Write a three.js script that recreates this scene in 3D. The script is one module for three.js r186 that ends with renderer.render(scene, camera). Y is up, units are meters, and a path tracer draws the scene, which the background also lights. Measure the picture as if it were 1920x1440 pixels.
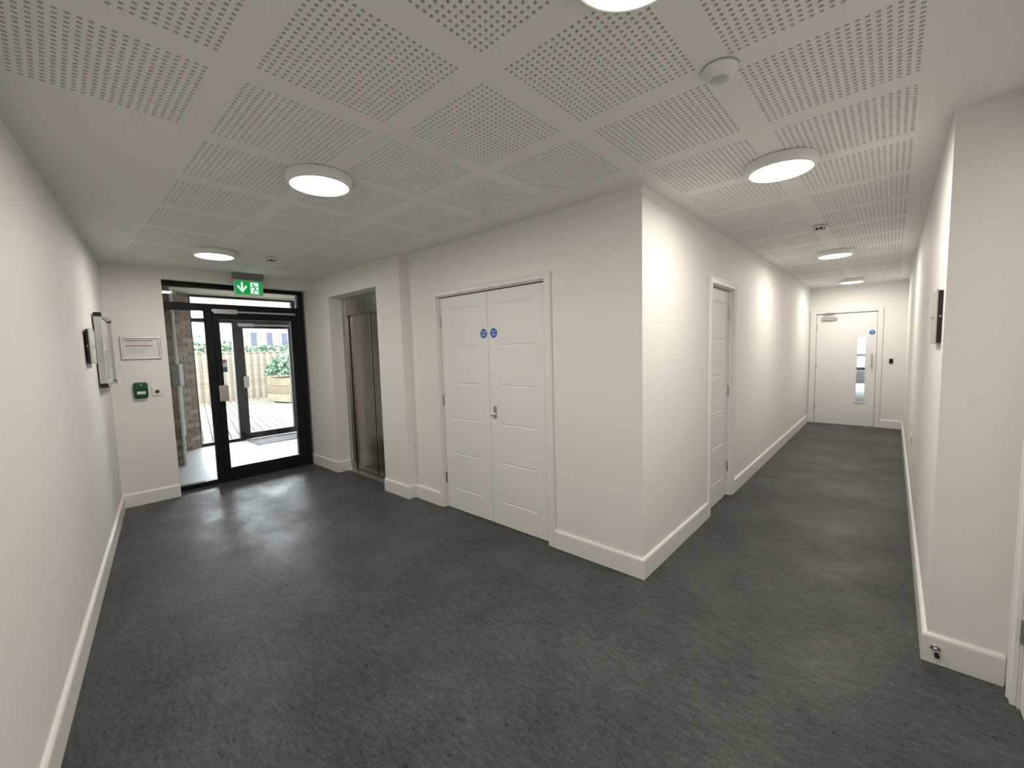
import * as THREE from 'three';
import { RoundedBoxGeometry } from 'three/addons/geometries/RoundedBoxGeometry.js';
import { mergeGeometries } from 'three/addons/utils/BufferGeometryUtils.js';
import { RectAreaLightUniformsLib } from 'three/addons/lights/RectAreaLightUniformsLib.js';

// ---------------------------------------------------------------- camera, sky, exposure
const scene = new THREE.Scene();
const rad = THREE.MathUtils.degToRad;
const camera = new THREE.PerspectiveCamera(84.96, 4 / 3, 0.05, 400);
camera.position.set(0, 1.534, 0);
camera.rotation.set(rad(-4.677), rad(42.248), rad(-1.596), 'YXZ');
const SKY = 22;
scene.background = new THREE.Color().setRGB(0.86, 0.95, 1.0);
scene.backgroundIntensity = SKY;
const renderer = new THREE.WebGLRenderer({ antialias: true });
renderer.toneMapping = THREE.LinearToneMapping;
renderer.toneMappingExposure = 1.06;
renderer.shadowMap.enabled = true;
RectAreaLightUniformsLib.init();
const LAMP = 90;                                   // radiance of a ceiling light
const LAMP_COLOR = new THREE.Color().setRGB(1.0, 0.935, 0.83);

// ---------------------------------------------------------------- helpers
let seed = 7;
const rnd = () => { seed = (seed * 1664525 + 1013904223) >>> 0; return seed / 4294967296; };
const hash = (x, y, s) => { let h = (x * 374761393 + y * 668265263 + s * 974634777) | 0; h = Math.imul(h ^ (h >>> 13), 1274126177); return ((h ^ (h >>> 16)) >>> 0) / 4294967296; };
function vnoise(u, v, nx, ny, s) {                 // tiling value noise, u and v in 0..1
  const x = u * nx, y = v * ny, xi = Math.floor(x), yi = Math.floor(y), fx = x - xi, fy = y - yi;
  const a = fx * fx * (3 - 2 * fx), b = fy * fy * (3 - 2 * fy), w = (i, n) => ((i % n) + n) % n;
  const p = (i, j) => hash(w(xi + i, nx), w(yi + j, ny), s);
  return (p(0, 0) * (1 - a) + p(1, 0) * a) * (1 - b) + (p(0, 1) * (1 - a) + p(1, 1) * a) * b;
}
function dataTex(n, fn, srgb, metres = 1) {
  const d = new Uint8Array(n * n * 4);
  for (let j = 0; j < n; j++) for (let i = 0; i < n; i++) {
    const c = fn((i + 0.5) / n, (j + 0.5) / n), k = (j * n + i) * 4;
    for (let q = 0; q < 3; q++) d[k + q] = Math.max(0, Math.min(255, 255 * (c.length ? c[q] : c)));
    d[k + 3] = 255;
  }
  const t = new THREE.DataTexture(d, n, n, THREE.RGBAFormat);
  t.wrapS = t.wrapT = THREE.RepeatWrapping; t.magFilter = THREE.LinearFilter; t.minFilter = THREE.LinearMipmapLinearFilter; t.generateMipmaps = true;
  if (srgb) t.colorSpace = THREE.SRGBColorSpace;
  t.repeat.set(1 / metres, 1 / metres); t.needsUpdate = true;
  return t;
}
function canvasTex(w, h, draw) {
  const c = document.createElement('canvas'); c.width = w; c.height = h;
  draw(c.getContext('2d'), w, h);
  const t = new THREE.CanvasTexture(c); t.colorSpace = THREE.SRGBColorSpace; return t;
}
const lin = (r, g, b) => new THREE.Color().setRGB(r, g, b);
const std = (c, roughness, extra = {}) => new THREE.MeshStandardMaterial({ color: c, roughness, ...extra });
function uvWorld(g) {                              // uv in metres from the shape's own coordinates
  if (g.index) g = g.toNonIndexed();
  const p = g.attributes.position, n = g.attributes.normal, uv = new Float32Array(p.count * 2);
  for (let i = 0; i < p.count; i++) {
    const ax = Math.abs(n.getX(i)), ay = Math.abs(n.getY(i)), az = Math.abs(n.getZ(i));
    if (ay >= ax && ay >= az) { uv[2 * i] = p.getX(i); uv[2 * i + 1] = p.getZ(i); }
    else if (ax >= az) { uv[2 * i] = p.getZ(i); uv[2 * i + 1] = p.getY(i); }
    else { uv[2 * i] = p.getX(i); uv[2 * i + 1] = p.getY(i); }
  }
  g.setAttribute('uv', new THREE.BufferAttribute(uv, 2));
  return g;
}
const merge = (gs) => { gs = [].concat(gs); return gs.length === 1 ? gs[0] : mergeGeometries(gs.map((g) => (g.index ? g.toNonIndexed() : g))); };
const names = new Map();
function numbered(n) { const k = names.get(n) ?? 0; names.set(n, k + 1); return k ? n + '_' + String(k).padStart(3, '0') : n; }
function mesh(name, gs, mat, parent) {
  const m = new THREE.Mesh(merge(gs), mat); m.castShadow = m.receiveShadow = true;
  m.name = parent ? name : numbered(name);
  (parent ?? scene).add(m);
  return m;
}
function tag(o, label, category, group) { o.userData.label = label; o.userData.category = category; if (group) o.userData.group = group; return o; }
function thing(name, label, category, pos = [0, 0, 0], turn = 0, group) {
  const o = new THREE.Group(); o.name = numbered(name); o.position.set(...pos); o.rotation.y = turn; scene.add(o);
  return tag(o, label, category, group);
}
function struct(name, gs, mat, label, category) {
  const m = mesh(name, gs, mat); m.userData.kind = 'structure';
  if (label) tag(m, label, category);
  return m;
}
function structGroup(name, label, category, pos = [0, 0, 0], turn = 0) { const o = thing(name, label, category, pos, turn); o.userData.kind = 'structure'; return o; }
const bx = (x0, x1, y0, y1, z0, z1) => { const g = new THREE.BoxGeometry(Math.abs(x1 - x0), Math.abs(y1 - y0), Math.abs(z1 - z0)); g.translate((x0 + x1) / 2, (y0 + y1) / 2, (z0 + z1) / 2); return g; };
const rb = (x0, x1, y0, y1, z0, z1, r = 0.003, s = 2) => { const w = Math.abs(x1 - x0), h = Math.abs(y1 - y0), d = Math.abs(z1 - z0); const g = new RoundedBoxGeometry(w, h, d, s, Math.min(r, w / 2.01, h / 2.01, d / 2.01)); g.translate((x0 + x1) / 2, (y0 + y1) / 2, (z0 + z1) / 2); return g; };
const cyl = (r, h, seg = 24, r2 = r) => new THREE.CylinderGeometry(r, r2, h, seg);
const cylZ = (r, h, seg = 24, r2 = r) => cyl(r, h, seg, r2).rotateX(Math.PI / 2);
const lathe = (pts, seg = 40) => new THREE.LatheGeometry(pts.map(([x, y]) => new THREE.Vector2(x, y)), seg);

// ---------------------------------------------------------------- materials
const stipple = dataTex(512, (u, v) => 0.35 * vnoise(u, v, 160, 160, 1) + 0.35 * vnoise(u, v, 70, 70, 2) + 0.3 * vnoise(u, v, 9, 9, 3), false, 0.6);
const carpetColor = dataTex(1024, (u, v) => {
  let k = 0.80 + 0.16 * (vnoise(u, v, 60, 300, 4) - 0.5) + 0.22 * (vnoise(u, v, 340, 512, 5) - 0.5) + 0.12 * (vnoise(u, v, 5, 4, 6) - 0.5) + 0.10 * (vnoise(u, v, 14, 11, 7) - 0.5);
  const f = vnoise(u, v, 120, 190, 8), g = vnoise(u, v, 150, 260, 9);
  if (f > 0.93) k -= 0.25; if (g > 0.94) k += 0.16;
  return [0.375 * k, 0.388 * k, 0.388 * k];
}, true, 2.4);
const carpetBump = dataTex(512, (u, v) => 0.5 * vnoise(u, v, 90, 250, 10) + 0.5 * vnoise(u, v, 256, 256, 11), false, 0.7);
const carpetGloss = dataTex(512, (u, v) => { const n = 0.5 * vnoise(u, v, 9, 13, 20) + 0.3 * vnoise(u, v, 26, 40, 21) + 0.2 * vnoise(u, v, 80, 160, 22); return 0.34 + 0.15 * Math.min(1, Math.max(0, (n - 0.25) * 2)); }, false, 3.1);
const wood = dataTex(512, (u, v) => { const k = 0.72 + 0.3 * vnoise(u, v, 4, 90, 12) - 0.12 * vnoise(u, v, 12, 200, 13) + 0.1 * vnoise(u, v, 3, 5, 14); return [k, 0.95 * k, 0.85 * k]; }, true, 1.2);
const brickTex = dataTex(256, (u, v) => { const k = 0.7 + 0.35 * vnoise(u, v, 40, 40, 15) + 0.2 * (vnoise(u, v, 110, 110, 16) - 0.5); return [k, k, k]; }, true, 0.4);
const brushed = dataTex(256, (u, v) => 0.20 + 0.16 * vnoise(u, v, 200, 3, 17), false, 0.3);

const M = {
  wall: std(lin(0.87, 0.86, 0.84), 0.62, { bumpMap: stipple, bumpScale: 0.0006 }),
  ceiling: std(lin(0.87, 0.865, 0.84), 0.75, { bumpMap: stipple, bumpScale: 0.0008 }),
  felt: std(lin(0.05, 0.048, 0.045), 0.95),
  trim: std(lin(0.86, 0.85, 0.83), 0.38),
  door: std(lin(0.86, 0.86, 0.85), 0.42),
  carpet: new THREE.MeshPhysicalMaterial({ color: 0xffffff, roughness: 1.0, roughnessMap: carpetGloss, specularIntensity: 0.27, map: carpetColor, bumpMap: carpetBump, bumpScale: 0.0006 }),
  black: new THREE.MeshPhysicalMaterial({ color: lin(0.008, 0.009, 0.010), roughness: 0.5, specularIntensity: 0.45 }),
  blackPlastic: std(lin(0.012, 0.012, 0.013), 0.5),
  steel: std(lin(0.50, 0.48, 0.45), 1.0, { metalness: 1, roughnessMap: brushed }),
  steelDark: std(lin(0.46, 0.44, 0.41), 0.95, { metalness: 1, roughnessMap: brushed }),
  alu: std(lin(0.62, 0.62, 0.62), 0.35, { metalness: 1 }),
  satin: std(lin(0.55, 0.54, 0.52), 0.38, { metalness: 1 }),
  chrome: std(lin(0.75, 0.75, 0.75), 0.15, { metalness: 1 }),
  whitePlastic: std(lin(0.82, 0.82, 0.80), 0.4),
  lens: std(lin(0.55, 0.57, 0.56), 0.25),
  greyPlastic: std(lin(0.35, 0.36, 0.36), 0.5),
  green: std(lin(0.006, 0.075, 0.045), 0.3),
  paper: std(lin(0.74, 0.74, 0.76), 0.7),
  glass: new THREE.MeshPhysicalMaterial({ color: 0xffffff, roughness: 0.0, transmission: 1, thickness: 0, ior: 1.5 }),
  diffuser: std(lin(0.9, 0.9, 0.9), 0.5, { emissive: LAMP_COLOR, emissiveIntensity: 6 }),
  tile: std(lin(0.36, 0.372, 0.385), 0.45),
  mat: std(lin(0.10, 0.105, 0.11), 0.9),
  soffit: std(lin(0.72, 0.70, 0.62), 0.7),
  mortar: std(lin(0.30, 0.28, 0.25), 0.9),
  deck: std(lin(0.074, 0.066, 0.047), 0.7, { map: wood }),
  fence: std(lin(0.135, 0.122, 0.110), 0.8, { map: wood }),
  fence2: std(lin(0.098, 0.088, 0.079), 0.8, { map: wood }),
  sleeper: std(lin(0.125, 0.115, 0.078), 0.8, { map: wood }),
  leafA: std(lin(0.038, 0.082, 0.040), 0.6), leafB: std(lin(0.062, 0.110, 0.060), 0.6),
  soil: std(lin(0.05, 0.04, 0.03), 0.95),
  hallFloor: std(lin(0.34, 0.35, 0.36), 0.65),
  ground: std(lin(0.11, 0.11, 0.098), 0.95),
};

// ---------------------------------------------------------------- plan of the place (inner faces)
const CE = 2.519, XC = -1.175, ZC = -2.53, ZL = -2.442, XNIB = -3.72, XE = -5.87, XR = 0.168, ZR = -2.715, XD = 0.43, ZE = -9.66, XF = -6.08;
const LD = new THREE.Vector2(0.98973, 0.14292);                    // direction of the slanting left wall, from entrance towards the camera
const lw = (x) => -0.428 + 0.0182 + (x + 5.872) * LD.y / LD.x;     // its z at x
function wall(name, p0, p1, t, holes, label, e0 = 0, e1 = 0, mat = M.wall, y0 = 0, y1 = CE) {
  const u = new THREE.Vector3(p1[0] - p0[0], 0, p1[1] - p0[1]), L = u.length(); u.normalize();
  const o = [];                                     // openings stand on the floor: notches in the outline
  if (!(holes?.length && holes[0][0] <= -e0)) o.push([-e0, y0]);
  for (const [p, q, , h] of holes ?? []) { if (p > -e0) o.push([p, y0]); o.push([Math.max(p, -e0), h], [q, h], [q, y0]); }
  o.push([L + e1, y0], [L + e1, y1], [-e0, y1]);
  const s = new THREE.Shape(o.map(([c, d]) => new THREE.Vector2(c, d)));
  let g = new THREE.ExtrudeGeometry(s, { depth: t, bevelEnabled: false });
  g = uvWorld(g);
  const n = new THREE.Vector3(-u.z, 0, u.x);
  g.applyMatrix4(new THREE.Matrix4().makeBasis(u, new THREE.Vector3(0, 1, 0), n).setPosition(p0[0], 0, p0[1]));
  return struct(name, g, mat, label, 'wall');
}
// openings measured along each wall from its first point: [from, to, bottom, top]
const D1 = { x0: -3.229, x1: -1.954, top: 2.042 }, D2 = { z0: -3.885, z1: -4.535, top: 2.045 }, D3 = { x0: -1.064, x1: -0.208, top: 2.02 }, D4 = { z0: -1.70, z1: -2.565, top: 2.04 };
wall('wall_corridor_left', [XC, ZE], [XC, ZC], 0.12, [[ZE * -1 + D2.z1 - 0.03, ZE * -1 + D2.z0 + 0.03, -0.01, D2.top + 0.03]], 'white corridor wall with the single narrow panelled door', 0.1, -0.12);
wall('wall_cupboard', [XC, ZC], [XNIB, ZC], 0.12, [[XC - D1.x1 - 0.03, XC - D1.x0 + 0.03, -0.01, D1.top + 0.03]], 'white wall around the double cupboard doors', 0, 0.1);
wall('wall_lift', [XNIB, ZL], [-6.30, ZL], 0.17, [[XNIB + 4.175, XNIB + 5.318, -0.01, 2.258]], 'white wall with the recess of the lift');
wall('wall_entry', [XE, ZL], [XE, lw(XE)], 0.175, [[-0.01, -0.885 - ZL, -0.01, 2.405]], 'white wall around the black framed glass entrance', 0, 0.12);
wall('wall_left', [XE, lw(XE)], [XD, lw(XD)], 0.12, [], 'long white slanting wall carrying the noticeboard', 0.1, 0.15);
wall('wall_right', [XD, lw(XD)], [XD, ZR], 0.12, [[lw(XD) - D4.z0 - 0.03, lw(XD) - D4.z1 + 0.03, -0.01, D4.top + 0.03]], 'white wall around the door beside the corridor pillar', 0.12, 0.1);
wall('wall_pillar', [XD, ZR], [XR, ZR], 0.12, [], 'white end face of the wall where the corridor begins', 0.12, 0);
wall('wall_corridor_right', [XR, ZR], [XR, ZE], 0.12, [], 'plain white corridor wall opposite the single door', -0.12, 0.12);
wall('wall_corridor_end', [XR, ZE], [XC, ZE], 0.14, [[XR - D3.x1 - 0.03, XR - D3.x0 + 0.03, -0.01, D3.top + 0.03]], 'white wall closing the corridor around the glazed door', 0.12, 0.12);

// floor
{
  const s = new THREE.Shape([[0.56, 0.80], [0.56, -2.80], [XR + 0.05, -2.80], [XR + 0.05, -9.81], [XC - 0.13, -9.81], [XC - 0.13, ZC - 0.13], [-4.1, ZC - 0.13], [-4.1, -2.585], [-5.4, -2.585], [-5.4, ZC], [XF - 0.02, ZC], [XF - 0.02, -0.20]].map(([x, z]) => new THREE.Vector2(x, -z)));
  const g = uvWorld(new THREE.ExtrudeGeometry(s, { depth: 0.1, bevelEnabled: false }).rotateX(-Math.PI / 2).translate(0, -0.1, 0));
  struct('floor', g, M.carpet, 'dark grey flecked carpet floor of lobby and corridor', 'floor');
}
// ceiling with its perforated panels
const GX = 0.5663, GZ = 0.5639, PITCH = 0.6, HOLE = 0.025;
const cells = [];
for (let j = -1; j <= 14; j++) for (let i = -1; i <= 8; i++) {
  const inCorridor = i <= 0 && j >= 0, inLobby = j >= 0 && j <= 2 && i <= 7, near = j === -1 && i <= 2;
  if (inCorridor || inLobby || near) cells.push([i, j]);
}
{
  const s = new THREE.Shape([[-6.3, -9.85], [0.65, -9.85], [0.65, 0.7], [-6.3, 0.7]].map(([x, z]) => new THREE.Vector2(x, -z)));
  for (const [i, j] of cells) {
    const x1 = -(GX + i * PITCH) + HOLE / 2, z1 = -(GZ + j * PITCH) + HOLE / 2, x0 = x1 - 0.5, z0 = z1 - 0.5;
    s.holes.push(new THREE.Path([[x0, -z0], [x1, -z0], [x1, -z1], [x0, -z1]].map(([a, b]) => new THREE.Vector2(a, b))));
  }
  const g = uvWorld(new THREE.ExtrudeGeometry(s, { depth: 0.0125, bevelEnabled: false }).rotateX(-Math.PI / 2).translate(0, CE, 0));
  const ceiling = struct('ceiling', g, M.ceiling, 'white suspended ceiling with square fields of perforations', 'ceiling');
  mesh('acoustic_felt', bx(-6.3, 0.65, CE + 0.0135, CE + 0.02, -9.85, 0.7), M.felt, ceiling);
  mesh('ceiling_slab', bx(-6.3, 0.65, CE + 0.021, CE + 0.25, -9.85, 0.7), M.wall, ceiling);
  // one perforated field: 20 x 20 square holes, 12 mm wide, 25 mm apart
  const pos = [], nor = [], h = 0.006, c = HOLE / 2, T = 0.0125;
  const quad = (a, b, cc, d, n) => { for (const p of [a, b, cc, a, cc, d]) { pos.push(...p); nor.push(...n); } };
  for (let a = 0; a < 20; a++) for (let b = 0; b < 20; b++) {
    const x = -a * HOLE, z = -b * HOLE, o = [[-c, -c], [c, -c], [c, c], [-c, c]], q = [[-h, -h], [h, -h], [h, h], [-h, h]];
    for (let k = 0; k < 4; k++) {
      const l = (k + 1) % 4, A = [x + o[k][0], 0, z + o[k][1]], B = [x + o[l][0], 0, z + o[l][1]], C = [x + q[l][0], 0, z + q[l][1]], D = [x + q[k][0], 0, z + q[k][1]];
      quad(A, B, C, D, [0, -1, 0]);
      const n = [[0, 0, 1], [-1, 0, 0], [0, 0, -1], [1, 0, 0]][k];
      quad(D, C, [C[0], T, C[2]], [D[0], T, D[2]], n);
    }
  }
  const pg = new THREE.BufferGeometry();
  pg.setAttribute('position', new THREE.Float32BufferAttribute(pos, 3)); pg.setAttribute('normal', new THREE.Float32BufferAttribute(nor, 3));
  const uv = new Float32Array(pos.length / 3 * 2); for (let k = 0; k < pos.length / 3; k++) { uv[2 * k] = pos[3 * k]; uv[2 * k + 1] = pos[3 * k + 2]; }
  pg.setAttribute('uv', new THREE.BufferAttribute(uv, 2));
  for (const [i, j] of cells) { const m = mesh('perforated_panel', pg, M.ceiling, ceiling); m.position.set(-(GX + i * PITCH), CE, -(GZ + j * PITCH)); }
}

// baseboards: a rounded-top profile run along straight lines; n points into the room
function baseboard(name, runs, label) {
  const P = [[0, 0], [0.018, 0], [0.018, 0.122], [0.016, 0.131], [0.010, 0.138], [0.006, 0.140], [0, 0.140]];
  const gs = runs.map(([x0, z0, x1, z1]) => {
    const u = new THREE.Vector3(x1 - x0, 0, z1 - z0), L = u.length(); u.normalize();
    const g = new THREE.ExtrudeGeometry(new THREE.Shape(P.map(([a, b]) => new THREE.Vector2(a, b))), { depth: L, bevelEnabled: false });
    const n = new THREE.Vector3(u.z, 0, -u.x);     // room side
    g.applyMatrix4(new THREE.Matrix4().makeBasis(n, new THREE.Vector3(0, 1, 0), u.clone()).setPosition(x0, 0, z0));
    return g;
  });
  const m = struct(name, gs, M.trim, label, 'baseboard');
  return m;
}
const BT = 0.018;
baseboard('baseboard_corridor_left', [[XC, D2.z0 + 0.07, XC, ZC], [XC, ZE + BT, XC, D2.z1 - 0.065]], 'white skirting board along the corridor wall with the single door');
baseboard('baseboard_cupboard', [[XC + BT, ZC, D1.x1 + 0.072, ZC], [D1.x0 - 0.054, ZC, XNIB, ZC]], 'white skirting board either side of the double cupboard doors');
baseboard('baseboard_lift', [[XNIB, ZC + BT, XNIB, ZL], [XNIB + BT, ZL, -4.175 - 0.0, ZL], [-5.318 + BT, ZL, XF, ZL], [-5.318, ZL - 0.165, -5.318, ZL]], 'white skirting board either side of the lift recess');
baseboard('baseboard_entry', [[XE, -0.885, XE, lw(XE)]], 'short white skirting board under the framed notice');
baseboard('baseboard_left', [[XE + BT, lw(XE + BT), XD, lw(XD)]], 'long white skirting board along the slanting wall');
baseboard('baseboard_pillar', [[XD - BT, ZR, XR - BT, ZR]], 'white skirting board with the round door stop');
baseboard('baseboard_corridor_right', [[XR, ZR, XR, ZE]], 'white skirting board along the plain corridor wall');
baseboard('baseboard_corridor_end', [[XR - BT, ZE, -0.131, ZE]], 'short white skirting board under the black card reader');
baseboard('baseboard_right', [[XD, lw(XD), XD, -1.63]], 'white skirting board behind the door beside the pillar');

// ---------------------------------------------------------------- doors
function extrudeX(profile, x0, x1) {               // profile in (z, y), run along x
  const g = new THREE.ExtrudeGeometry(new THREE.Shape(profile.map(([z, y]) => new THREE.Vector2(-z, y))), { depth: x1 - x0, bevelEnabled: false });
  return g.rotateY(Math.PI / 2).translate(x0, 0, 0);
}
function groovedLeaf(x0, x1, h, zf, t, grooves) {
  const stile = 0.125, front = [[zf, 0.006]], gd = 0.006, gw = 0.008;
  for (const y of grooves) front.push([zf, y - gw], [zf - gd, y - 0.002], [zf - gd, y + 0.002], [zf, y + gw]);
  front.push([zf, h], [zf - t, h], [zf - t, 0.006]);
  return [extrudeX(front, x0 + stile, x1 - stile), bx(x0, x0 + stile, 0.006, h, zf - t, zf), bx(x1 - stile, x1, 0.006, h, zf - t, zf)];
}
function casing(parent, x0, x1, top, al, ar, at) { // lining and architrave round an opening, local axes: x along the wall, z into the room
  const f = [bx(x0 - 0.028, x0 - 0.003, 0, top + 0.028, -0.115, 0), bx(x1 + 0.003, x1 + 0.028, 0, top + 0.028, -0.115, 0), bx(x0 - 0.028, x1 + 0.028, top + 0.004, top + 0.029, -0.115, 0)];
  f.push(bx(x0 - 0.004, x0 + 0.010, 0, top, -0.115, -0.085), bx(x1 - 0.010, x1 + 0.004, 0, top, -0.115, -0.085), bx(x0, x1, top - 0.012, top + 0.006, -0.115, -0.085));
  mesh('door_frame', f, M.trim, parent);
  const s = 0.012, d = 0.018;
  const a = [rb(x0 - al, x0 - s, 0, top + at, 0, d, 0.004), rb(x1 + s, x1 + ar, 0, top + at, 0, d, 0.004), rb(x0 - al + 0.0008, x1 + ar - 0.0008, top + s, top + at + 0.0008, 0, d + 0.0004, 0.004)];
  const q = 0.010;                                  // raised outer bead of the moulding
  a.push(rb(x0 - al + 0.0012, x0 - al + q * 1.6, 0.0005, top + at - 0.002, d - 0.004, d + 0.005, 0.004), rb(x1 + ar - q * 1.6, x1 + ar - 0.0012, 0.0005, top + at - 0.002, d - 0.004, d + 0.005, 0.004), rb(x0 - al + 0.002, x1 + ar - 0.002, top + at - q * 1.6, top + at - 0.0006, d - 0.004, d + 0.0054, 0.004));
  mesh('architrave', a, M.trim, parent);
}
const GROOVES = [0.215, 0.56, 0.90, 1.233, 1.575, 1.92];
function hinge(parent, x, y, z) { mesh('hinge', [cyl(0.0065, 0.1, 12).translate(x, y, z), rb(x - 0.013, x + 0.013, y - 0.05, y + 0.05, z - 0.008, z - 0.003, 0.001, 1)], M.satin, parent); }
const disc = (lines) => canvasTex(256, 256, (c, w) => {
  c.fillStyle = '#0f58b0'; c.fillRect(0, 0, w, w); c.strokeStyle = '#dfe9f5'; c.lineWidth = 5; c.beginPath(); c.arc(w / 2, w / 2, w * 0.46, 0, 7); c.stroke();
  c.fillStyle = '#e8eff8'; c.textAlign = 'center'; c.textBaseline = 'middle'; c.font = 'bold 46px sans-serif';
  lines.forEach((t, k) => c.fillText(t, w / 2, w / 2 + (k - (lines.length - 1) / 2) * 50));
});
const discLocked = std(0xffffff, 0.45, { map: disc(['Fire door', 'keep', 'locked']) }), discShut = std(0xffffff, 0.45, { map: disc(['Fire door', 'keep', 'shut']) }), discEdge = std(lin(0.005, 0.1, 0.43), 0.45);
function signDisc(parent, x, y, z, mat, r = 0.042) {
  const g = new THREE.CircleGeometry(r, 40).translate(x, y, z + 0.0016);
  const m = mesh('sign_disc', cylZ(r, 0.0015, 40).translate(x, y, z + 0.00075), discEdge, parent); m.userData.label = 'round blue fire door sign';
  mesh('sign_print', g, mat, m);
}
function lockSet(parent, x, y, z) {
  const m = mesh('escutcheon', rb(x - 0.017, x + 0.017, y - 0.05, y + 0.055, z, z + 0.006, 0.003), M.satin, parent);
  mesh('thumb_turn', [cylZ(0.013, 0.02).translate(x, y - 0.018, z + 0.014), rb(x - 0.030, x + 0.012, y - 0.030, y - 0.008, z + 0.022, z + 0.032, 0.004)], M.chrome, m);
  mesh('key_cylinder', cylZ(0.009, 0.006).translate(x, y + 0.03, z + 0.007), M.steelDark, m);
}
{ // double cupboard doors
  const d = structGroup('door_1', 'white double cupboard doors with two blue discs', 'door', [D1.x0, 0, ZC]);
  const W = D1.x1 - D1.x0, mid = W / 2 + 0.004, zf = -0.028;
  casing(d, 0, W, D1.top, 0.056, 0.074, 0.062);
  const L = mesh('door_leaf', groovedLeaf(0.002, mid - 0.002, D1.top - 0.006, zf, 0.044, GROOVES), M.door, d);
  const R = mesh('door_leaf', groovedLeaf(mid + 0.002, W - 0.002, D1.top - 0.006, zf, 0.044, GROOVES), M.door, d);
  for (const y of [0.30, 1.065, 1.82]) { hinge(L, 0.001, y, zf + 0.006); hinge(R, W - 0.001, y, zf + 0.006); }
  signDisc(L, -2.639 - D1.x0, 1.68, zf, discLocked); signDisc(R, -2.518 - D1.x0, 1.68, zf, discLocked);
  lockSet(R, -2.525 - D1.x0, 1.0, zf);
  mesh('cupboard_lining', bx(-0.06, W + 0.06, -0.01, 2.2, -0.16, -0.13), M.wall, d);
}
{ // narrow door in the corridor
  const d = structGroup('door_2', 'narrow white panelled door in the corridor side wall', 'door', [XC, 0, D2.z0], Math.PI / 2);
  const W = D2.z0 - D2.z1, zf = -0.034;
  casing(d, 0, W, D2.top, 0.070, 0.062, 0.064);
  const L = mesh('door_leaf', groovedLeaf(0.002, W - 0.002, D2.top - 0.006, zf, 0.044, GROOVES), M.door, d);
  for (const y of [0.30, 1.065, 1.82]) hinge(L, W - 0.001, y, zf + 0.006);
  signDisc(L, 0.055, 1.68, zf, discLocked); lockSet(L, 0.05, 1.0, zf);
  mesh('cupboard_lining', bx(-0.06, W + 0.06, -0.01, 2.2, -0.16, -0.13), M.wall, d);
}
{ // glazed door at the corridor's end
  const d = structGroup('door_3', 'white corridor end door with tall narrow glass pane and closer', 'door', [D3.x0, 0, ZE]);
  const W = D3.x1 - D3.x0, zf = -0.012, t = 0.044, H = D3.top - 0.006;
  casing(d, 0, W, D3.top, 0.094, 0.077, 0.075);
  const s = new THREE.Shape([[0.002, 0.0015], [W - 0.002, 0.0015], [W - 0.002, H], [0.002, H]].map((p) => new THREE.Vector2(...p)));
  const v = [-0.470 - D3.x0, -0.346 - D3.x0, 0.435, 1.585];
  s.holes.push(new THREE.Path([[v[0], v[2]], [v[0], v[3]], [v[1], v[3]], [v[1], v[2]]].map((p) => new THREE.Vector2(...p))));
  const L = mesh('door_leaf', new THREE.ExtrudeGeometry(s, { depth: t, bevelEnabled: false }).translate(0, 0, zf - t), M.door, d);
  const b = 0.010;
  mesh('glazing_bead', [rb(v[0] - b, v[0] + 0.004, v[2] - b, v[3] + b, zf, zf + 0.006, 0.002), rb(v[1] - 0.004, v[1] + b, v[2] - b, v[3] + b, zf, zf + 0.006, 0.002), rb(v[0] - b, v[1] + b, v[3] - 0.004, v[3] + b, zf, zf + 0.0064, 0.002), rb(v[0] - b - 0.02, v[1] + b + 0.005, v[2] - b - 0.008, v[2] + 0.004, zf, zf + 0.012, 0.002)], M.trim, L);
  mesh('pane', bx(v[0] - 0.002, v[1] + 0.002, v[2] - 0.002, v[3] + 0.002, zf - t / 2 - 0.002, zf - t / 2 + 0.002), M.glass, L).userData.label = 'clear vision panel';
  for (const y of [0.30, 1.065, 1.78]) hinge(L, 0.001, y, zf + 0.006);
  signDisc(L, -0.272 - D3.x0, 1.662, zf, discShut);
  const hx = -0.266 - D3.x0;
  mesh('pull_handle', [cyl(0.009, 0.25, 16).translate(hx, 1.17, zf + 0.05), cylZ(0.008, 0.05, 14).translate(hx, 1.28, zf + 0.026), cylZ(0.008, 0.05, 14).translate(hx, 1.06, zf + 0.026)], M.satin, L);
  const c = mesh('door_closer', rb(0.085, 0.30, 1.905, 1.965, zf, zf + 0.045, 0.006), M.satin, L);
  mesh('closer_arm', [rb(0.10, 0.27, 1.985, 1.998, zf + 0.05, zf + 0.056, 0.002, 1).rotateX(0), cyl(0.010, 0.05, 14).translate(0.13, 1.985, zf + 0.035), rb(0.12, 0.26, 2.022, 2.046, 0.0, zf + 0.062, 0.003)], M.satin, c);
}
{ // door beside the pillar, only its edge shows
  const d = structGroup('door_4', 'white door beside the pillar, steel hinge on its edge', 'door', [XD, 0, D4.z1], -Math.PI / 2);
  const W = D4.z0 - D4.z1, zf = -0.008;
  casing(d, 0, W, D4.top, 0.070, 0.070, 0.064);
  const L = mesh('door_leaf', groovedLeaf(0.002, W - 0.002, D4.top - 0.006, zf, 0.044, GROOVES), M.door, d);
  for (const y of [0.335, 1.065, 1.82]) hinge(L, 0.001, y, zf + 0.007);
  mesh('door_lining', bx(-0.06, W + 0.06, -0.01, 2.2, -0.16, -0.13), M.wall, d);
}

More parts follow.
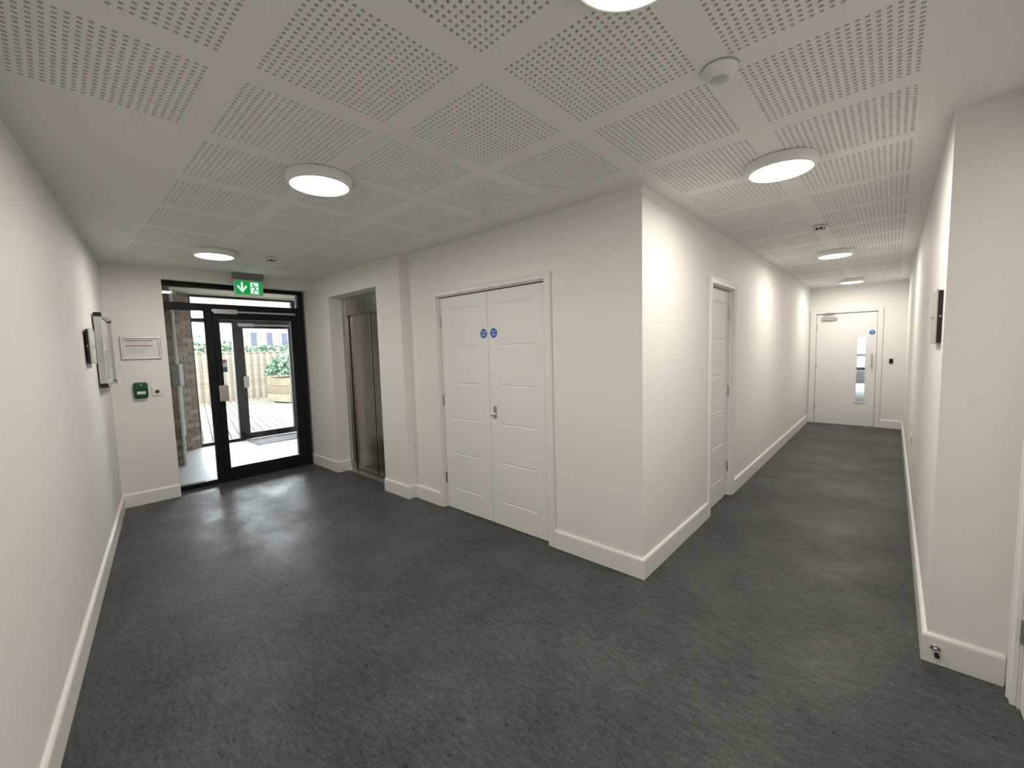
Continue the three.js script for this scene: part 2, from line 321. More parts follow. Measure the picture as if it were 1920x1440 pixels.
// black glazed screens: local axes x along the wall (towards -Z), z into the lobby (+X)
function closerBox(leaf, x, y, z, rail) {
  const c = mesh('door_closer', rb(x, x + 0.245, y - 0.030, y + 0.030, z, z + 0.05, 0.006), M.alu, leaf);
  mesh('closer_spindle', cyl(0.016, 0.03, 18).translate(x - 0.006, y + 0.01, z + 0.025), M.chrome, c);
  mesh('slide_rail', rb(x + 0.25, x + rail, y - 0.012, y + 0.012, z, z + 0.03, 0.004), M.alu, c);
}
{
  const d = structGroup('door_5', 'black framed glass entrance door with side light under exit sign', 'door', [XF, 0, -0.855], Math.PI / 2);
  const A = 1.557, f0 = -0.05, f1 = 0.035;          // frame depth
  const bar = (n, x0, x1, y0, y1, a = f0, b = f1, p = d) => mesh(n, rb(x0, x1, y0, y1, a, b, 0.003, 1), M.black, p);
  bar('head', 0, A, 2.358, 2.405); bar('jamb', 0, 0.05, 0, 2.36); bar('jamb', A - 0.062, A, 0, 2.36); bar('transom', 0.05, A - 0.062, 2.095, 2.178); bar('mullion', 0.435, 0.503, 0.0, 2.095); bar('sill_rail', 0.05, 0.435, 0, 0.058);
  mesh('pane', bx(0.05, A - 0.062, 2.178, 2.358, -0.012, -0.006), M.glass, d).userData.label = 'long glass fanlight';
  mesh('pane', bx(0.05, 0.435, 0.058, 2.095, -0.012, -0.006), M.glass, d).userData.label = 'narrow side light';
  const L = mesh('door_leaf', [[0.507, 0.573, 0.002, 2.09], [A - 0.165, A - 0.066, 0.002, 2.09], [0.573, A - 0.165, 1.998, 2.09], [0.573, A - 0.165, 0.002, 0.165]].map(([a, b, c, e]) => rb(a, b, c, e, -0.04, 0.028, 0.003, 1)), M.black, d);
  mesh('pane', bx(0.571, A - 0.163, 0.163, 2.0, -0.010, -0.004), M.glass, L);
  mesh('glazing_bead', [rb(0.573, A - 0.165, 0.165, 0.172, -0.004, 0.020, 0.001, 1)], M.alu, L);
  closerBox(L, 0.515, 2.055 + 0.035, 0.028, 0.93);
  const hp = mesh('pull_plate', rb(0.507, 0.607, 1.005, 1.2, 0.050, 0.056, 0.003), M.satin, L);
  mesh('standoff', [cylZ(0.010, 0.03, 14).translate(0.537, 1.04, 0.04), cylZ(0.010, 0.03, 14).translate(0.537, 1.165, 0.04)], M.satin, hp);
}
const XO = -8.87, Z0 = ZE - 0.14, Z1 = -19.6;
{
  const d = structGroup('door_6', 'outer black framed glass door opening to the timber deck', 'door', [XO, 0, -1.64], Math.PI / 2);
  const A = 1.73, f0 = -0.05, f1 = 0.035;
  const bar = (n, x0, x1, y0, y1, a = f0, b = f1, p = d) => mesh(n, rb(x0, x1, y0, y1, a, b, 0.003, 1), M.black, p);
  bar('head', 0, A, 2.585, 2.625); bar('jamb', 0, 0.05, 0, 2.585); bar('jamb', A - 0.06, A, 0, 2.585); bar('transom', 0.05, A - 0.06, 2.155, 2.225); bar('mullion', 0.63, 0.71, 0, 2.155); bar('sill_rail', 0.05, 0.63, 0, 0.05);
  mesh('pane', bx(0.05, A - 0.06, 2.225, 2.585, -0.012, -0.006), M.glass, d).userData.label = 'outer fanlight';
  mesh('pane', bx(0.05, 0.63, 0.05, 2.155, -0.012, -0.006), M.glass, d).userData.label = 'outer side light';
  const L = mesh('door_leaf', [[0.714, 0.80, 0.012, 2.15], [A - 0.15, A - 0.064, 0.012, 2.15], [0.80, A - 0.15, 2.065, 2.15], [0.80, A - 0.15, 0.012, 0.125]].map(([a, b, c, e]) => rb(a, b, c, e, -0.04, 0.028, 0.003, 1)), M.black, d);
  mesh('pane', bx(0.798, A - 0.148, 0.123, 2.067, -0.010, -0.004), M.glass, L);
  closerBox(L, 0.73, 2.12, 0.028, 0.93);
  mesh('pull_plate', rb(0.745, 0.835, 0.975, 1.18, 0.045, 0.051, 0.003), M.satin, L);
  mesh('hinge_shoe', rb(0.70, 0.78, 0.0, 0.02, 0.03, 0.06, 0.003), M.alu, L);
}

// vestibule between the two screens
struct('floor_vestibule', uvWorld(bx(XO - 0.08, XF - 0.02, -0.1, 0.0, -3.5, -0.6)), M.tile, 'pale grey smooth floor between the two glass doors', 'floor');
struct('ceiling_vestibule', bx(XO - 2.35, XF - 0.05, 2.64, 2.80, -4.6, -0.3), M.soffit, 'cream soffit over the porch and the outer door', 'ceiling');
struct('wall_vestibule_right', [bx(XO - 0.1, XF - 0.03, 0, 2.64, -3.5, -3.37), bx(XF - 0.15, XF - 0.05, 0, 2.64, -3.5, -2.415)], M.wall, 'white side wall of the porch behind the lift', 'wall');
struct('wall_over_entry', bx(XF - 0.05, XE - 0.10, 2.405, 2.75, -3.5, -0.3), M.wall, 'white strip of wall over the entrance fanlight', 'wall');
{ // brick wall in two slanting faces, brick by brick
  const w = structGroup('wall_brick', 'slanting buff brick wall beside the outer glass door', 'wall');
  const tones = [[0.265, 0.195, 0.133], [0.211, 0.156, 0.109], [0.312, 0.242, 0.156], [0.164, 0.125, 0.098], [0.234, 0.199, 0.148], [0.343, 0.273, 0.195], [0.195, 0.129, 0.094]].map((c) => std(lin(...c), 0.9, { map: brickTex }));
  const core = (pts) => { const s = new THREE.Shape(pts.map(([x, z]) => new THREE.Vector2(x, -z))); return new THREE.ExtrudeGeometry(s, { depth: 2.64, bevelEnabled: false }).rotateX(-Math.PI / 2); };
  mesh('mortar_bed', [core([[-7.36, -0.90], [-7.36, -0.93], [-7.60, -1.225], [-8.46, -1.235], [-8.80, -1.66], [-8.94, -1.66], [-8.94, -0.90]]), bx(-8.94, XF - 0.03, 0, 2.64, -0.90, -0.78)], M.mortar, w);
  const brick = rb(0, 0.215, 0, 0.065, -0.006, 0.05, 0.003, 1), half = rb(0, 0.10, 0, 0.065, -0.006, 0.05, 0.003, 1);
  const face = (x0, z0, x1, z1) => {                // bricks laid on the face from (x0, z0) to (x1, z1), seen from the porch
    const L = Math.hypot(x1 - x0, z1 - z0), ang = Math.atan2(-(z1 - z0), x1 - x0);
    for (let c = 0; c < 35; c++) {
      let s = 0.0; const row = c % 2;
      while (s < L - 0.05) {
        const useHalf = row && s === 0, left = L - s, len = useHalf ? 0.10 : 0.215;
        const m = mesh('brick', useHalf ? half : brick, tones[Math.floor(rnd() * tones.length)], w);
        if (left < len + 0.06) m.scale.x = left / len;
        m.rotation.y = ang; m.position.set(x0 + (x1 - x0) * s / L, 0.004 + c * 0.075, z0 + (z1 - z0) * s / L);
        s += left < len + 0.06 ? left : len + 0.01;
      }
    }
  };
  face(-8.80, -1.665, -8.46, -1.24); face(-7.60, -1.232, -7.355, -0.93);
}
{ // conduit on the brick corner
  const o = thing('conduit', 'pale vertical conduit pipe with a grey junction box on the brick corner', 'pipe', [-7.548, 0, -1.226]);
  mesh('pipe', cyl(0.020, 1.19, 14).translate(0, 2.04, 0), M.whitePlastic, o);
  mesh('pipe', cyl(0.020, 1.16, 14).translate(0.004, 0.58, 0), M.whitePlastic, o);
  mesh('pipe', cyl(0.012, 0.75, 12).translate(-0.040, 0.79, -0.030), M.whitePlastic, o);
  mesh('junction_box', rb(-0.05, 0.05, 1.15, 1.46, -0.05, 0.05, 0.008).rotateY(0.9), M.greyPlastic, o);
  for (const y of [0.3, 0.8, 1.8, 2.2]) mesh('clip', rb(-0.025, 0.025, y, y + 0.02, -0.025, 0.025, 0.003), M.whitePlastic, o);
}
tag(mesh('door_mat', rb(-8.74, -8.13, 0, 0.008, -3.3, -2.33, 0.003), M.mat), 'grey doormat lying inside the outer glass door', 'mat');
{ // small notice stuck on the outer side light
  const t = canvasTex(64, 128, (c) => { c.fillStyle = '#e8e6ee'; c.fillRect(0, 0, 64, 128); c.fillStyle = '#b0526a'; c.fillRect(4, 4, 56, 26); c.fillStyle = '#3a4a90'; c.fillRect(4, 74, 56, 46); });
  const o = mesh('door_notice', rb(XO + 0.002, XO + 0.004, 1.27, 1.50, -2.16, -2.06, 0.0005, 1), std(0xffffff, 0.6, { map: t }));
  tag(o, 'small red and blue notice stuck on the outer side light', 'notice');
}

// ---------------------------------------------------------------- lift
{
  const o = thing('elevator_door', 'brushed steel lift doors set back in the white wall', 'elevator', [-5.318, 0, -2.616]);
  const W = 1.143;                                   // opening width; local x towards the camera, z into the lobby
  mesh('jamb', rb(-0.05, 0.072, 0, 2.30, -0.10, 0.0, 0.003), M.steel, o);
  mesh('jamb', rb(W - 0.05, W + 0.06, 0, 2.30, -0.10, 0.0, 0.003), M.steel, o);
  mesh('header_panel', rb(0.072, W - 0.05, 2.025, 2.30, -0.10, -0.006, 0.003), M.steel, o);
  const p = (a, b, z) => mesh('door_panel', rb(a, b, 0.012, 2.03, z - 0.03, z, 0.004), M.steelDark, o);
  p(0.094, 0.590, -0.048); p(0.616, 1.13, -0.048);
  mesh('door_edge', rb(0.072, 0.094, 0.012, 2.025, -0.085, -0.056, 0.002), M.black, o);
  mesh('door_edge', rb(0.588, 0.618, 0.012, 2.03, -0.085, -0.060, 0.002), M.black, o);
  mesh('shaft_back', bx(-0.06, W + 0.06, 0, 2.35, -0.16, -0.11), M.black, o);
}
struct('trim_1', rb(-5.318, -4.175, -0.030, 0.006, -2.80, -2.556, 0.002), M.alu, 'pale metal threshold strip under the lift doors', 'threshold');

// ---------------------------------------------------------------- ceiling fittings
function ceilingLight(x, z, label) {
  const o = thing('ceiling_light', label, 'ceiling light', [x, CE, z], 0, 'round flush ceiling lights');
  mesh('body', lathe([[0, -0.001], [0.168, -0.001], [0.171, -0.006], [0.171, -0.034], [0.166, -0.048], [0.158, -0.054], [0.150, -0.054], [0.150, -0.046], [0, -0.046]], 64), M.whitePlastic, o);
  mesh('diffuser', lathe([[0, -0.0575], [0.10, -0.0570], [0.140, -0.0555], [0.150, -0.052], [0.150, -0.0465]], 64), M.diffuser, o).userData.label = 'glowing white disc';
  const l = new THREE.RectAreaLight(LAMP_COLOR, LAMP, 0.215, 0.215);
  l.position.set(0, -0.0600, 0); l.rotation.x = -Math.PI / 2; o.add(l);
}
ceilingLight(-4.68, -1.11, 'round glowing ceiling light nearest the green exit sign');
ceilingLight(-2.39, -1.09, 'round glowing ceiling light second from the green exit sign');
ceilingLight(-0.50, -1.03, 'round glowing ceiling light third from the green exit sign');
ceilingLight(-0.49, -2.78, 'round glowing ceiling light between dome sensor and corridor smoke detector');
ceilingLight(-0.51, -5.94, 'round glowing ceiling light in corridor just past its smoke detector');
ceilingLight(-0.530, -8.85, 'round glowing ceiling light in front of the corridor end door');
{
  const o = thing('motion_sensor', 'white domed ceiling motion sensor with a grey lens', 'sensor', [-0.495, CE, -1.70]);
  mesh('housing', lathe([[0, -0.0005], [0.062, -0.0005], [0.060, -0.010], [0.050, -0.022], [0.043, -0.034], [0.034, -0.040], [0, -0.040]], 40), M.whitePlastic, o);
  mesh('lens', lathe([[0, -0.050], [0.014, -0.049], [0.026, -0.045], [0.032, -0.0405]], 32), M.lens, o);
}
function smokeDetector(x, z, label) {
  const o = thing('smoke_detector', label, 'smoke detector', [x, CE, z], 0);
  mesh('base', lathe([[0, -0.0005], [0.052, -0.0005], [0.052, -0.016], [0.046, -0.022], [0, -0.022]], 36), M.whitePlastic, o);
  mesh('sensing_chamber', lathe([[0, -0.022], [0.036, -0.022], [0.036, -0.040], [0, -0.040]], 36), M.blackPlastic, o);
  const ribs = []; for (let k = 0; k < 8; k++) ribs.push(bx(0.033, 0.041, -0.041, -0.021, -0.004, 0.004).rotateY(k * Math.PI / 4));
  mesh('cap', [lathe([[0, -0.052], [0.030, -0.051], [0.041, -0.045], [0.041, -0.040], [0, -0.040]], 36), ...ribs], M.whitePlastic, o);
}
smokeDetector(-4.66, -1.585, 'white smoke detector on the ceiling beside the exit sign');
smokeDetector(-0.50, -4.52, 'white smoke detector on the corridor ceiling between two lights');
{ // exit sign
  const o = thing('exit_sign', 'green illuminated running man exit sign hanging over the entrance', 'exit sign', [-5.70, 0, -1.67], Math.PI / 2);
  mesh('housing', [rb(-0.16, 0.16, 2.448, CE, -0.03, 0.03, 0.004), rb(-0.155, 0.155, 2.440, 2.450, -0.022, 0.022, 0.003)], std(lin(0.20, 0.21, 0.21), 0.5), o);
  const t = canvasTex(512, 272, (c, w, h) => {
    c.fillStyle = '#08a045'; c.fillRect(0, 0, w, h);
    c.fillStyle = '#eafff6'; c.strokeStyle = '#eafff6';
    c.lineWidth = 40; c.lineCap = 'round'; c.lineJoin = 'miter';                      // arrow pointing down
    c.beginPath(); c.moveTo(128, 40); c.lineTo(128, 205); c.stroke(); c.beginPath(); c.moveTo(52, 110); c.lineTo(128, 212); c.lineTo(204, 110); c.stroke();
    c.fillRect(285, 16, 160, 240);                                                     // the doorway
    c.fillStyle = '#0a9a48'; c.strokeStyle = '#0a9a48'; c.beginPath(); c.arc(340, 58, 18, 0, 7); c.fill();
    c.lineWidth = 26; c.beginPath(); c.moveTo(352, 92); c.lineTo(388, 158); c.stroke();
    c.lineWidth = 15;
    for (const p of [[[352, 92], [318, 122], [296, 116]], [[362, 96], [402, 92], [428, 116]], [[388, 158], [352, 196], [336, 246]], [[388, 160], [424, 196], [486, 200]]]) { c.beginPath(); p.forEach(([x, y], k) => (k ? c.lineTo(x, y) : c.moveTo(x, y))); c.stroke(); }
  });
  mesh('acrylic_panel', rb(-0.152, 0.152, 2.265, 2.442, -0.005, 0.005, 0.002), std(lin(0.55, 0.75, 0.65), 0.15), o);
  mesh('pictogram', new THREE.PlaneGeometry(0.28, 0.152).translate(0, 2.350, 0.0062), std(0x111111, 0.3, { emissive: 0xffffff, emissiveMap: t, emissiveIntensity: 0.85 }), o);
  for (const [x, y] of [[-0.143, 2.432], [0.143, 2.432], [-0.143, 2.275], [0.143, 2.275]]) mesh('corner_stud', cylZ(0.006, 0.006, 12).translate(x, y, 0.007), M.chrome, o);
  const l = new THREE.RectAreaLight(new THREE.Color().setRGB(0.25, 1, 0.5), 0.5, 0.28, 0.15); l.position.set(0, 2.35, 0.012); l.rotation.y = Math.PI; o.add(l);
}

// ---------------------------------------------------------------- things on the walls
const greyLines = (c, x, y, w, n, dy, col = '#8d8d93') => { c.fillStyle = col; for (let k = 0; k < n; k++) c.fillRect(x, y + k * dy, w * (0.65 + 0.35 * hash(k, n, 3)), Math.max(2, dy * 0.35)); };
{ // framed notice on the entry wall
  const o = thing('framed_notice', 'silver framed notice with two crimson lines above green call point', 'notice', [XE, 0, -0.670], Math.PI / 2);
  const w = 0.163, y0 = 1.54, y1 = 1.778, b = 0.022;
  mesh('frame', [rb(-w, w, y1 - b, y1, 0.001, 0.016, 0.006, 3), rb(-w, w, y0, y0 + b, 0.001, 0.016, 0.006, 3), rb(-w, -w + b, y0, y1, 0.001, 0.0155, 0.006, 3), rb(w - b, w, y0, y1, 0.001, 0.0155, 0.006, 3)], M.alu, o);
  const t = canvasTex(512, 360, (c) => { c.fillStyle = '#e6e4e8'; c.fillRect(0, 0, 512, 360); c.fillStyle = '#b32350'; c.fillRect(30, 28, 400, 16); c.fillRect(30, 128, 400, 16); greyLines(c, 40, 64, 380, 3, 20, '#c9b9c2'); greyLines(c, 40, 170, 380, 6, 22, '#bdbdc6'); });
  mesh('poster', rb(-w + b - 0.003, w - b + 0.003, y0 + b - 0.003, y1 - b + 0.003, 0.002, 0.005, 0.0005, 1), M.paper, o);
  mesh('poster_print', new THREE.PlaneGeometry(2 * (w - b), y1 - y0 - 2 * b).translate(0, (y0 + y1) / 2, 0.0056), std(0xffffff, 0.6, { map: t }), o);
}
{ // green emergency release
  const o = thing('call_point', 'dark green break glass door release box with white label', 'call point', [XE, 1.215, -0.632], Math.PI / 2);
  mesh('body', rb(-0.058, 0.058, -0.085, 0.085, 0.001, 0.045, 0.022, 5), M.green, o);
  mesh('cover', rb(-0.050, 0.050, 0.010, 0.078, 0.040, 0.056, 0.012, 4), M.green, o);
  mesh('white_label', rb(-0.034, 0.034, -0.038, -0.010, 0.0445, 0.0465, 0.001, 1), M.whitePlastic, o);
  mesh('indicator', cylZ(0.006, 0.004, 14).translate(0, 0.058, 0.057), M.whitePlastic, o);
}
{
  const o = thing('push_button', 'small white square plate with a black push button', 'button', [XE, 1.192, -0.765], Math.PI / 2);
  mesh('plate', rb(-0.043, 0.043, -0.045, 0.045, 0.001, 0.010, 0.003), M.whitePlastic, o);
  mesh('button', [cylZ(0.017, 0.010, 24).translate(0, 0, 0.014)], M.blackPlastic, o);
}
const onLeft = (s) => [-2.278 - LD.x * s, -(-0.082) - LD.y * s - 0.0 + 0.0182];        // point of the slanting wall at distance s
const leftTurn = Math.PI + Math.atan2(-LD.y, LD.x) ;                                     // local z into the room
{ // noticeboard: local x runs from entrance (-) ... to camera
  const [x, z] = onLeft(3.06);
  const o = thing('noticeboard', 'white noticeboard with silver frame and black corners on slanting wall', 'noticeboard', [x, 0, z], leftTurn);
  const w = 0.43, y0 = 1.315, y1 = 1.935, d = 0.048, b = 0.022;
  mesh('back_panel', bx(-w + 0.01, w - 0.01, y0 + 0.01, y1 - 0.01, 0.001, 0.026), M.whitePlastic, o);
  mesh('frame', [rb(-w, w, y1 - b, y1, 0.001, d, 0.003), rb(-w, w, y0, y0 + b, 0.001, d, 0.003), rb(-w, -w + b, y0 + b, y1 - b, 0.001, d, 0.003), rb(w - b, w, y0 + b, y1 - b, 0.001, d, 0.003)], M.alu, o);
  for (const sx of [-1, 1]) for (const sy of [0, 1]) { const cx = sx * (w - 0.014), cy = sy ? y1 - 0.014 : y0 + 0.014; mesh('corner_cap', rb(cx - 0.018, cx + 0.018, cy - 0.018, cy + 0.018, 0.0015, d + 0.003, 0.005), M.blackPlastic, o); }
  const sheet = (sx, sy, sw, sh, k) => {
    const t = canvasTex(128, 180, (c) => { c.fillStyle = ['#dedde0', '#d2d1d6', '#e4e4e2', '#c9c9ce'][k % 4]; c.fillRect(0, 0, 128, 180); greyLines(c, 12, 14, 100, 9, 18, '#a2a2a8'); });
    const p = mesh('paper_sheet', rb(sx - sw / 2, sx + sw / 2, sy - sh / 2, sy + sh / 2, 0.0265, 0.028, 0.0005, 1), M.paper, o);
    mesh('print', new THREE.PlaneGeometry(sw - 0.01, sh - 0.01).translate(sx, sy, 0.0286), std(0xffffff, 0.7, { map: t }), p);
  };
  sheet(-0.28, 1.78, 0.20, 0.24, 0); sheet(-0.04, 1.78, 0.20, 0.24, 2); sheet(-0.28, 1.50, 0.20, 0.28, 1); sheet(-0.03, 1.50, 0.21, 0.28, 3); sheet(0.24, 1.63, 0.22, 0.34, 2);
}
function standoffPlate(name, label, pos, turn, w, y0, y1) {
  const o = thing(name, label, 'wall plate', pos, turn);
  mesh('backing_box', rb(-w / 2 + 0.004, w / 2 - 0.004, y0 + 0.006, y1 - 0.008, 0.001, 0.016, 0.003), M.blackPlastic, o);
  mesh('plate', rb(-w / 2, w / 2, y0, y1, 0.0165, 0.022, 0.003), std(lin(0.42, 0.405, 0.385), 0.45), o);
  mesh('fixing_screw', [cylZ(0.008, 0.012, 16).translate(0, (y0 + y1) / 2, 0.026), cyl(0.004, w, 10).rotateZ(Math.PI / 2).translate(0, (y0 + y1) / 2, 0.008)], M.chrome, o);
}
{ const [x, z] = onLeft(2.20); standoffPlate('wall_plate', 'metal plate on black backing beside the noticeboard', [x, 0, z], leftTurn, 0.32, 1.515, 1.775); }
standoffPlate('wall_plate', 'metal plate on black backing at the corridor mouth', [XR, 0, -2.97], -Math.PI / 2, 0.30, 1.505, 1.765);
{
  const o = thing('card_reader', 'small black card reader beside the corridor end door', 'card reader', [-0.012, 1.16, ZE]);
  mesh('body', rb(-0.024, 0.024, -0.040, 0.040, 0.001, 0.020, 0.004), M.blackPlastic, o);
  mesh('face', rb(-0.018, 0.018, -0.033, 0.033, 0.020, 0.0215, 0.0007, 1), M.black, o);
}
{
  const o = thing('wall_socket', 'white blank outlet plate low on the plain corridor wall', 'outlet', [XR, 0.55, -5.6], -Math.PI / 2);
  mesh('plate', rb(-0.043, 0.043, -0.043, 0.043, 0.001, 0.009, 0.003), M.whitePlastic, o);
  mesh('insert', rb(-0.028, 0.028, -0.028, 0.028, 0.009, 0.0105, 0.0007, 1), M.trim, o);
}
{ // round fittings on the pillar skirting
  const z = ZR + 0.018;
  const o = thing('door_stop', 'round steel door stop on the pillar skirting board', 'door stop', [0.197, 0.078, z]);
  mesh('rose', lathe([[0.0, 0.014], [0.007, 0.014], [0.008, 0.004], [0.013, 0.004], [0.016, 0.010], [0.018, 0.004], [0.018, 0.0005], [0, 0.0005]], 32).rotateX(Math.PI / 2), M.chrome, o);
  mesh('rubber', cylZ(0.009, 0.020, 24).translate(0.006, -0.030, 0.0105), M.blackPlastic, o);
}

// ---------------------------------------------------------------- outside, seen through the glass
struct('ground', uvWorld(mergeGeometries([bx(-90, -8.95, -0.30, -0.14, -70, 50), bx(-8.95, 40, -0.30, -0.14, -70, Z1 - 0.12)])), M.ground, 'pale ground beyond the deck', 'ground');
{ // deck boards run 10.7 degrees off the building's line
  const o = structGroup('floor_deck', 'bright timber decking outside the glass doors', 'deck', [-9.0, 0, -1.64], 0);
  const dir = new THREE.Vector3(-1, 0, -0.1885).normalize(), n = new THREE.Vector3(-dir.z, 0, dir.x), ang = Math.atan2(-dir.z, dir.x);
  const mats = [M.deck, std(lin(0.062, 0.056, 0.040), 0.7, { map: wood }), std(lin(0.085, 0.077, 0.056), 0.7, { map: wood })];
  const g = uvWorld(rb(0, 9.6, -0.03, -0.004, -0.0645, 0.0645, 0.004, 1));
  for (let k = -14; k < 84; k++) { const m = mesh('deck_board', g, mats[Math.floor(rnd() * 3)], o); const s = k * 0.146; m.rotation.y = ang; m.position.set(n.x * -s + 0.16, 0, n.z * -s); m.position.x = 0.13 + (n.x * -s); }
  mesh('joist_frame', bx(-9.9, -0.02, -0.13, -0.045, -14, 5), std(lin(0.06, 0.05, 0.04), 0.9), o);
}
{
  const o = thing('timber_fence', 'tall weathered fence of vertical boards behind the planter', 'fence', [-17.85, -0.10, -5.0], 0);
  const a = uvWorld(rb(-0.011, 0.011, 0, 1.79, -0.062, 0.062, 0.003, 1));
  for (let k = 0; k < 78; k++) { const m = mesh('fence_board', a, k % 2 ? M.fence : M.fence2, o); m.position.set(k % 2 ? 0.024 : 0, 0, -4.6 + k * 0.112); }
  mesh('rail', [bx(-0.05, -0.011, 0.3, 0.4, -4.6, 4.1), bx(-0.05, -0.011, 1.4, 1.5, -4.6, 4.1)], M.fence2, o);
  mesh('capping', rb(-0.03, 0.05, 1.79, 1.82, -4.65, 4.1, 0.004, 1), M.fence, o);
}
function foliage(n, size, fn, mat, parent, name = 'foliage') {
  const pos = [], nor = [], v = new THREE.Vector3(), e = new THREE.Euler(), q = new THREE.Vector3();
  for (let k = 0; k < n; k++) {
    const c = fn(); e.set(rnd() * 6.3, rnd() * 6.3, rnd() * 6.3); const s = size * (0.6 + 0.8 * rnd());
    const P = [[-0.35, 0, 0], [0, -0.12, 0.5], [0.35, 0, 0], [0, 0.1, -0.6]].map(([x, y, z]) => v.set(x * s, y * s, z * s).applyEuler(e).toArray().map((t, i) => t + c[i]));
    q.set(0, 1, 0).applyEuler(e);
    for (const i of [0, 1, 2, 0, 2, 3]) { pos.push(...P[i]); nor.push(q.x, q.y, q.z); }
  }
  const g = new THREE.BufferGeometry(); g.setAttribute('position', new THREE.Float32BufferAttribute(pos, 3)); g.setAttribute('normal', new THREE.Float32BufferAttribute(nor, 3));
  const m = mesh(name, g, mat, parent); m.userData.kind = 'stuff'; return m;
}
{
  const o = thing('hedge', 'leafy green hedge rising behind the timber fence', 'hedge', [-18.7, -0.14, -5.0]);
  const f = () => { const z = -4.8 + 9.4 * rnd(), top = 2.17 + 0.10 * Math.sin(z * 2.1) + 0.08 * Math.sin(z * 5.3); return [-0.4 + 0.8 * rnd(), 0.4 + (top - 0.4) * Math.sqrt(rnd()), z]; };
  foliage(5200, 0.12, f, M.leafA, o); foliage(2600, 0.12, f, M.leafB, o);
  for (let k = 0; k < 12; k++) mesh('stem', cyl(0.03, 1.2, 8).translate(0, 0.6, -4.4 + k * 0.78), M.soil, o);
}
{
  const o = thing('planter', 'square planter of stacked timber sleepers on the deck', 'planter', [-15.55, -0.004, -5.72], 0.2);
  const mats = [M.sleeper, std(lin(0.145, 0.13, 0.095), 0.8, { map: wood }), std(lin(0.095, 0.075, 0.048), 0.8, { map: wood })];
  const a = uvWorld(rb(-0.6, 0.6, 0, 0.262, -0.05, 0.05, 0.012, 2)), b = uvWorld(rb(-0.05, 0.05, 0, 0.262, -0.5, 0.5, 0.012, 2));
  for (let k = 0; k < 3; k++) for (const s of [-1, 1]) {
    mesh('sleeper', a, mats[(k + (s > 0)) % 3], o).position.set(0, k * 0.272, s * 0.55);
    mesh('sleeper', b, mats[(k + 1 + (s > 0)) % 3], o).position.set(s * 0.55, k * 0.272, 0);
  }
  mesh('soil', bx(-0.5, 0.5, 0.0, 0.80, -0.5, 0.5), M.soil, o);
}
{
  const o = thing('shrub', 'pale leafy shrub growing in the sleeper planter', 'shrub', [-15.55, 0.815, -5.72]);
  const f = () => { const t = rnd() * 6.283, u = Math.acos(1 - 1.1 * rnd()), r = 0.75 * Math.cbrt(0.3 + 0.7 * rnd()); return [r * Math.sin(u) * Math.cos(t), 0.08 + 0.92 * r * Math.abs(Math.cos(u)) + 0.1 * rnd(), r * Math.sin(u) * Math.sin(t) * 1.1]; };
  foliage(2400, 0.11, f, M.leafB, o); foliage(1400, 0.11, f, M.leafA, o);
  for (let k = 0; k < 5; k++) mesh('stem', cyl(0.012, 0.5, 6).rotateZ((k - 2) * 0.25).translate((k - 2) * 0.06, 0.27, (k % 2) * 0.1), M.soil, o);
}
const windowPane = new THREE.MeshPhysicalMaterial({ color: lin(0.03, 0.036, 0.05), roughness: 0.4, specularIntensity: 0.3 });
function house(name, label, x, z, w, h, d, wallMat, rows, cols, roofMat, first = 1.2) {
  const o = thing(name, label, 'building', [x, -0.14, z]);
  mesh('wall', bx(-d, 0, 0, h, -w / 2, w / 2), wallMat, o);
  const fw = 0.5, fh = 1.25;
  for (let r = 0; r < rows; r++) for (let c = 0; c < cols; c++) {
    const zc = -w / 2 + (c + 0.5) * w / cols, yc = first + r * 2.4;
    const f = mesh('window', [bx(0, 0.06, yc - fh / 2 - 0.05, yc - fh / 2, zc - fw / 2, zc + fw / 2), bx(0, 0.06, yc + fh / 2, yc + fh / 2 + 0.05, zc - fw / 2, zc + fw / 2), bx(0, 0.06, yc - fh / 2, yc + fh / 2, zc - fw / 2 - 0.05, zc - fw / 2), bx(0, 0.06, yc - fh / 2, yc + fh / 2, zc + fw / 2, zc + fw / 2 + 0.05)], M.trim, o);
    mesh('pane', bx(0.005, 0.02, yc - fh / 2, yc + fh / 2, zc - fw / 2, zc + fw / 2), windowPane, f);
  }
  const s = new THREE.Shape([[-d - 0.3, h], [0.3, h], [-d / 2, h + d * 0.35]].map((p) => new THREE.Vector2(...p)));
  mesh('roof', new THREE.ExtrudeGeometry(s, { depth: w + 0.4, bevelEnabled: false }).translate(0, 0, -w / 2 - 0.2), roofMat, o);
  return o;
}
house('rendered_house', 'pale rendered house outside the hall window', -1.4, -34, 12, 6.5, 6, std(lin(0.085, 0.088, 0.09), 0.9), 2, 6, std(lin(0.06, 0.055, 0.05), 0.8), 1.6).rotation.y = -Math.PI / 2;
const slate = std(lin(0.08, 0.085, 0.10), 0.7);
house('apartment_block', 'pale brick building with tall narrow windows beyond the hedge', -40, -14.2, 8.4, 7.6, 8, std(lin(0.125, 0.108, 0.09), 0.9, { map: brickTex }), 2, 7, slate, 3.1);
house('distant_house', 'low distant house seen past the outer side light', -62, -12.5, 9, 2.2, 6, std(lin(0.12, 0.108, 0.096), 0.9), 1, 4, std(lin(0.15, 0.13, 0.12), 0.8));
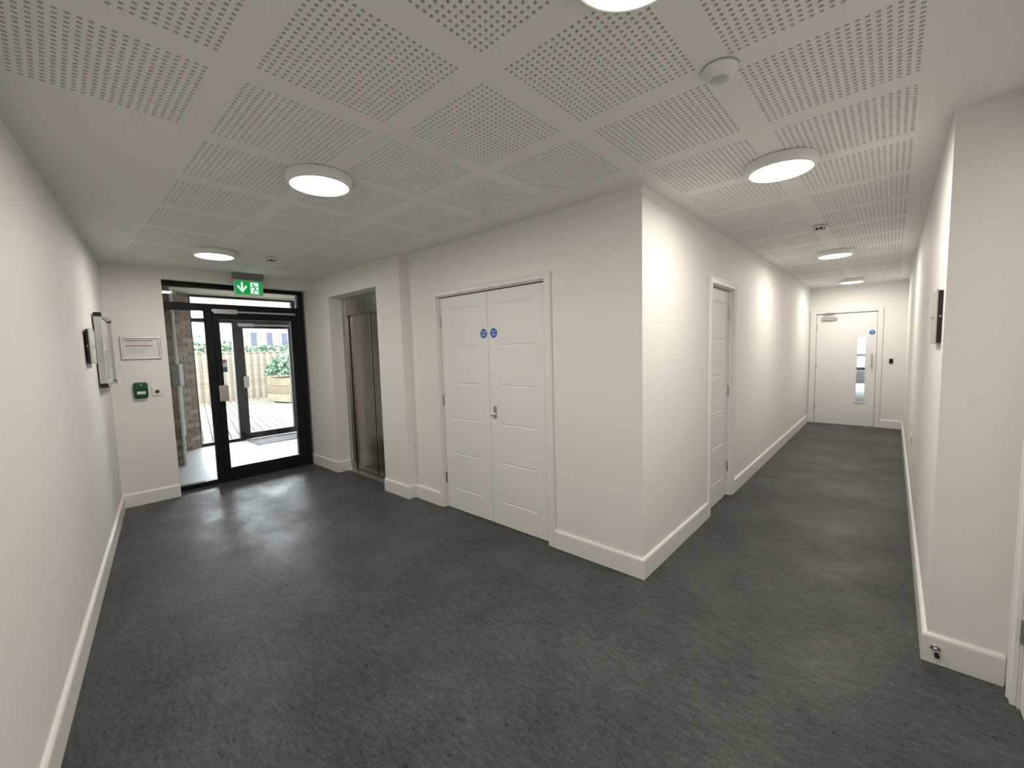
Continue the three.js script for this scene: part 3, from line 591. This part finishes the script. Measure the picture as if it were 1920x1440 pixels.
{
  const o = thing('distant_tree', 'hazy rounded tree far behind the distant house', 'tree', [-78, -0.14, -15.5]);
  const f = () => { const t = rnd() * 6.283, u = Math.acos(2 * rnd() - 1), r = 2.6 * Math.cbrt(rnd()); return [r * Math.sin(u) * Math.cos(t), 3.0 + 0.75 * r * Math.cos(u), r * Math.sin(u) * Math.sin(t) * 1.7]; };
  foliage(3000, 0.5, f, M.leafA, o); mesh('trunk', cyl(0.2, 3, 10).translate(0, 1.5, 0), M.soil, o);
}

// ---------------------------------------------------------------- hall behind the corridor's end door
struct('floor_hall', bx(-2.2, 1.2, -0.1, 0, Z1 - 0.1, Z0 - 0.0), M.hallFloor, 'pale floor of the hall behind the corridor end door', 'floor');
struct('ceiling_hall', bx(-2.3, 1.3, 2.55, 2.65, Z1 - 0.1, -9.86), M.wall, 'white ceiling of the hall behind the end door', 'ceiling');
struct('wall_hall_left', [bx(-2.3, -2.2, 0, 2.55, Z1, Z0)], M.wall, 'white side wall of the hall behind the end door', 'wall');
struct('wall_hall_right', bx(1.2, 1.3, 0, 2.55, Z1, Z0), M.wall, 'plain white long wall of the hall behind the end door', 'wall');
struct('wall_hall_near', [bx(-2.2, XC - 0.13, 0, 2.55, Z0 - 0.1, Z0), bx(XR + 0.13, 1.2, 0, 2.55, Z0 - 0.1, Z0)], M.wall, 'white hall wall either side of the corridor end door', 'wall');
{
  const o = structGroup('window_1', 'tall hall window seen through the corridor end door', 'window', [-0.5, 0, Z1]);
  mesh('apron_panel', bx(-1.7, 1.7, 0, 0.42, -0.06, 0.02), M.greyPlastic, o);
  mesh('sill', rb(-1.7, 1.7, 0.42, 0.455, -0.06, 0.06, 0.004), M.trim, o);
  mesh('frame', [bx(-1.7, 1.7, 0.455, 0.55, -0.05, 0.0), bx(-1.7, 1.7, 2.45, 2.55, -0.05, 0.0), bx(-1.7, -1.62, 0.55, 2.45, -0.05, 0), bx(1.62, 1.7, 0.55, 2.45, -0.05, 0)], std(lin(0.03, 0.035, 0.06), 0.5), o);
  mesh('transom', bx(-1.62, 1.62, 0.955, 1.035, -0.05, 0.0), std(lin(0.55, 0.5, 0.52), 0.5), o);
  mesh('pane', bx(-1.62, 1.62, 0.55, 2.45, -0.03, -0.025), M.glass, o);
}

renderer.render(scene, camera);
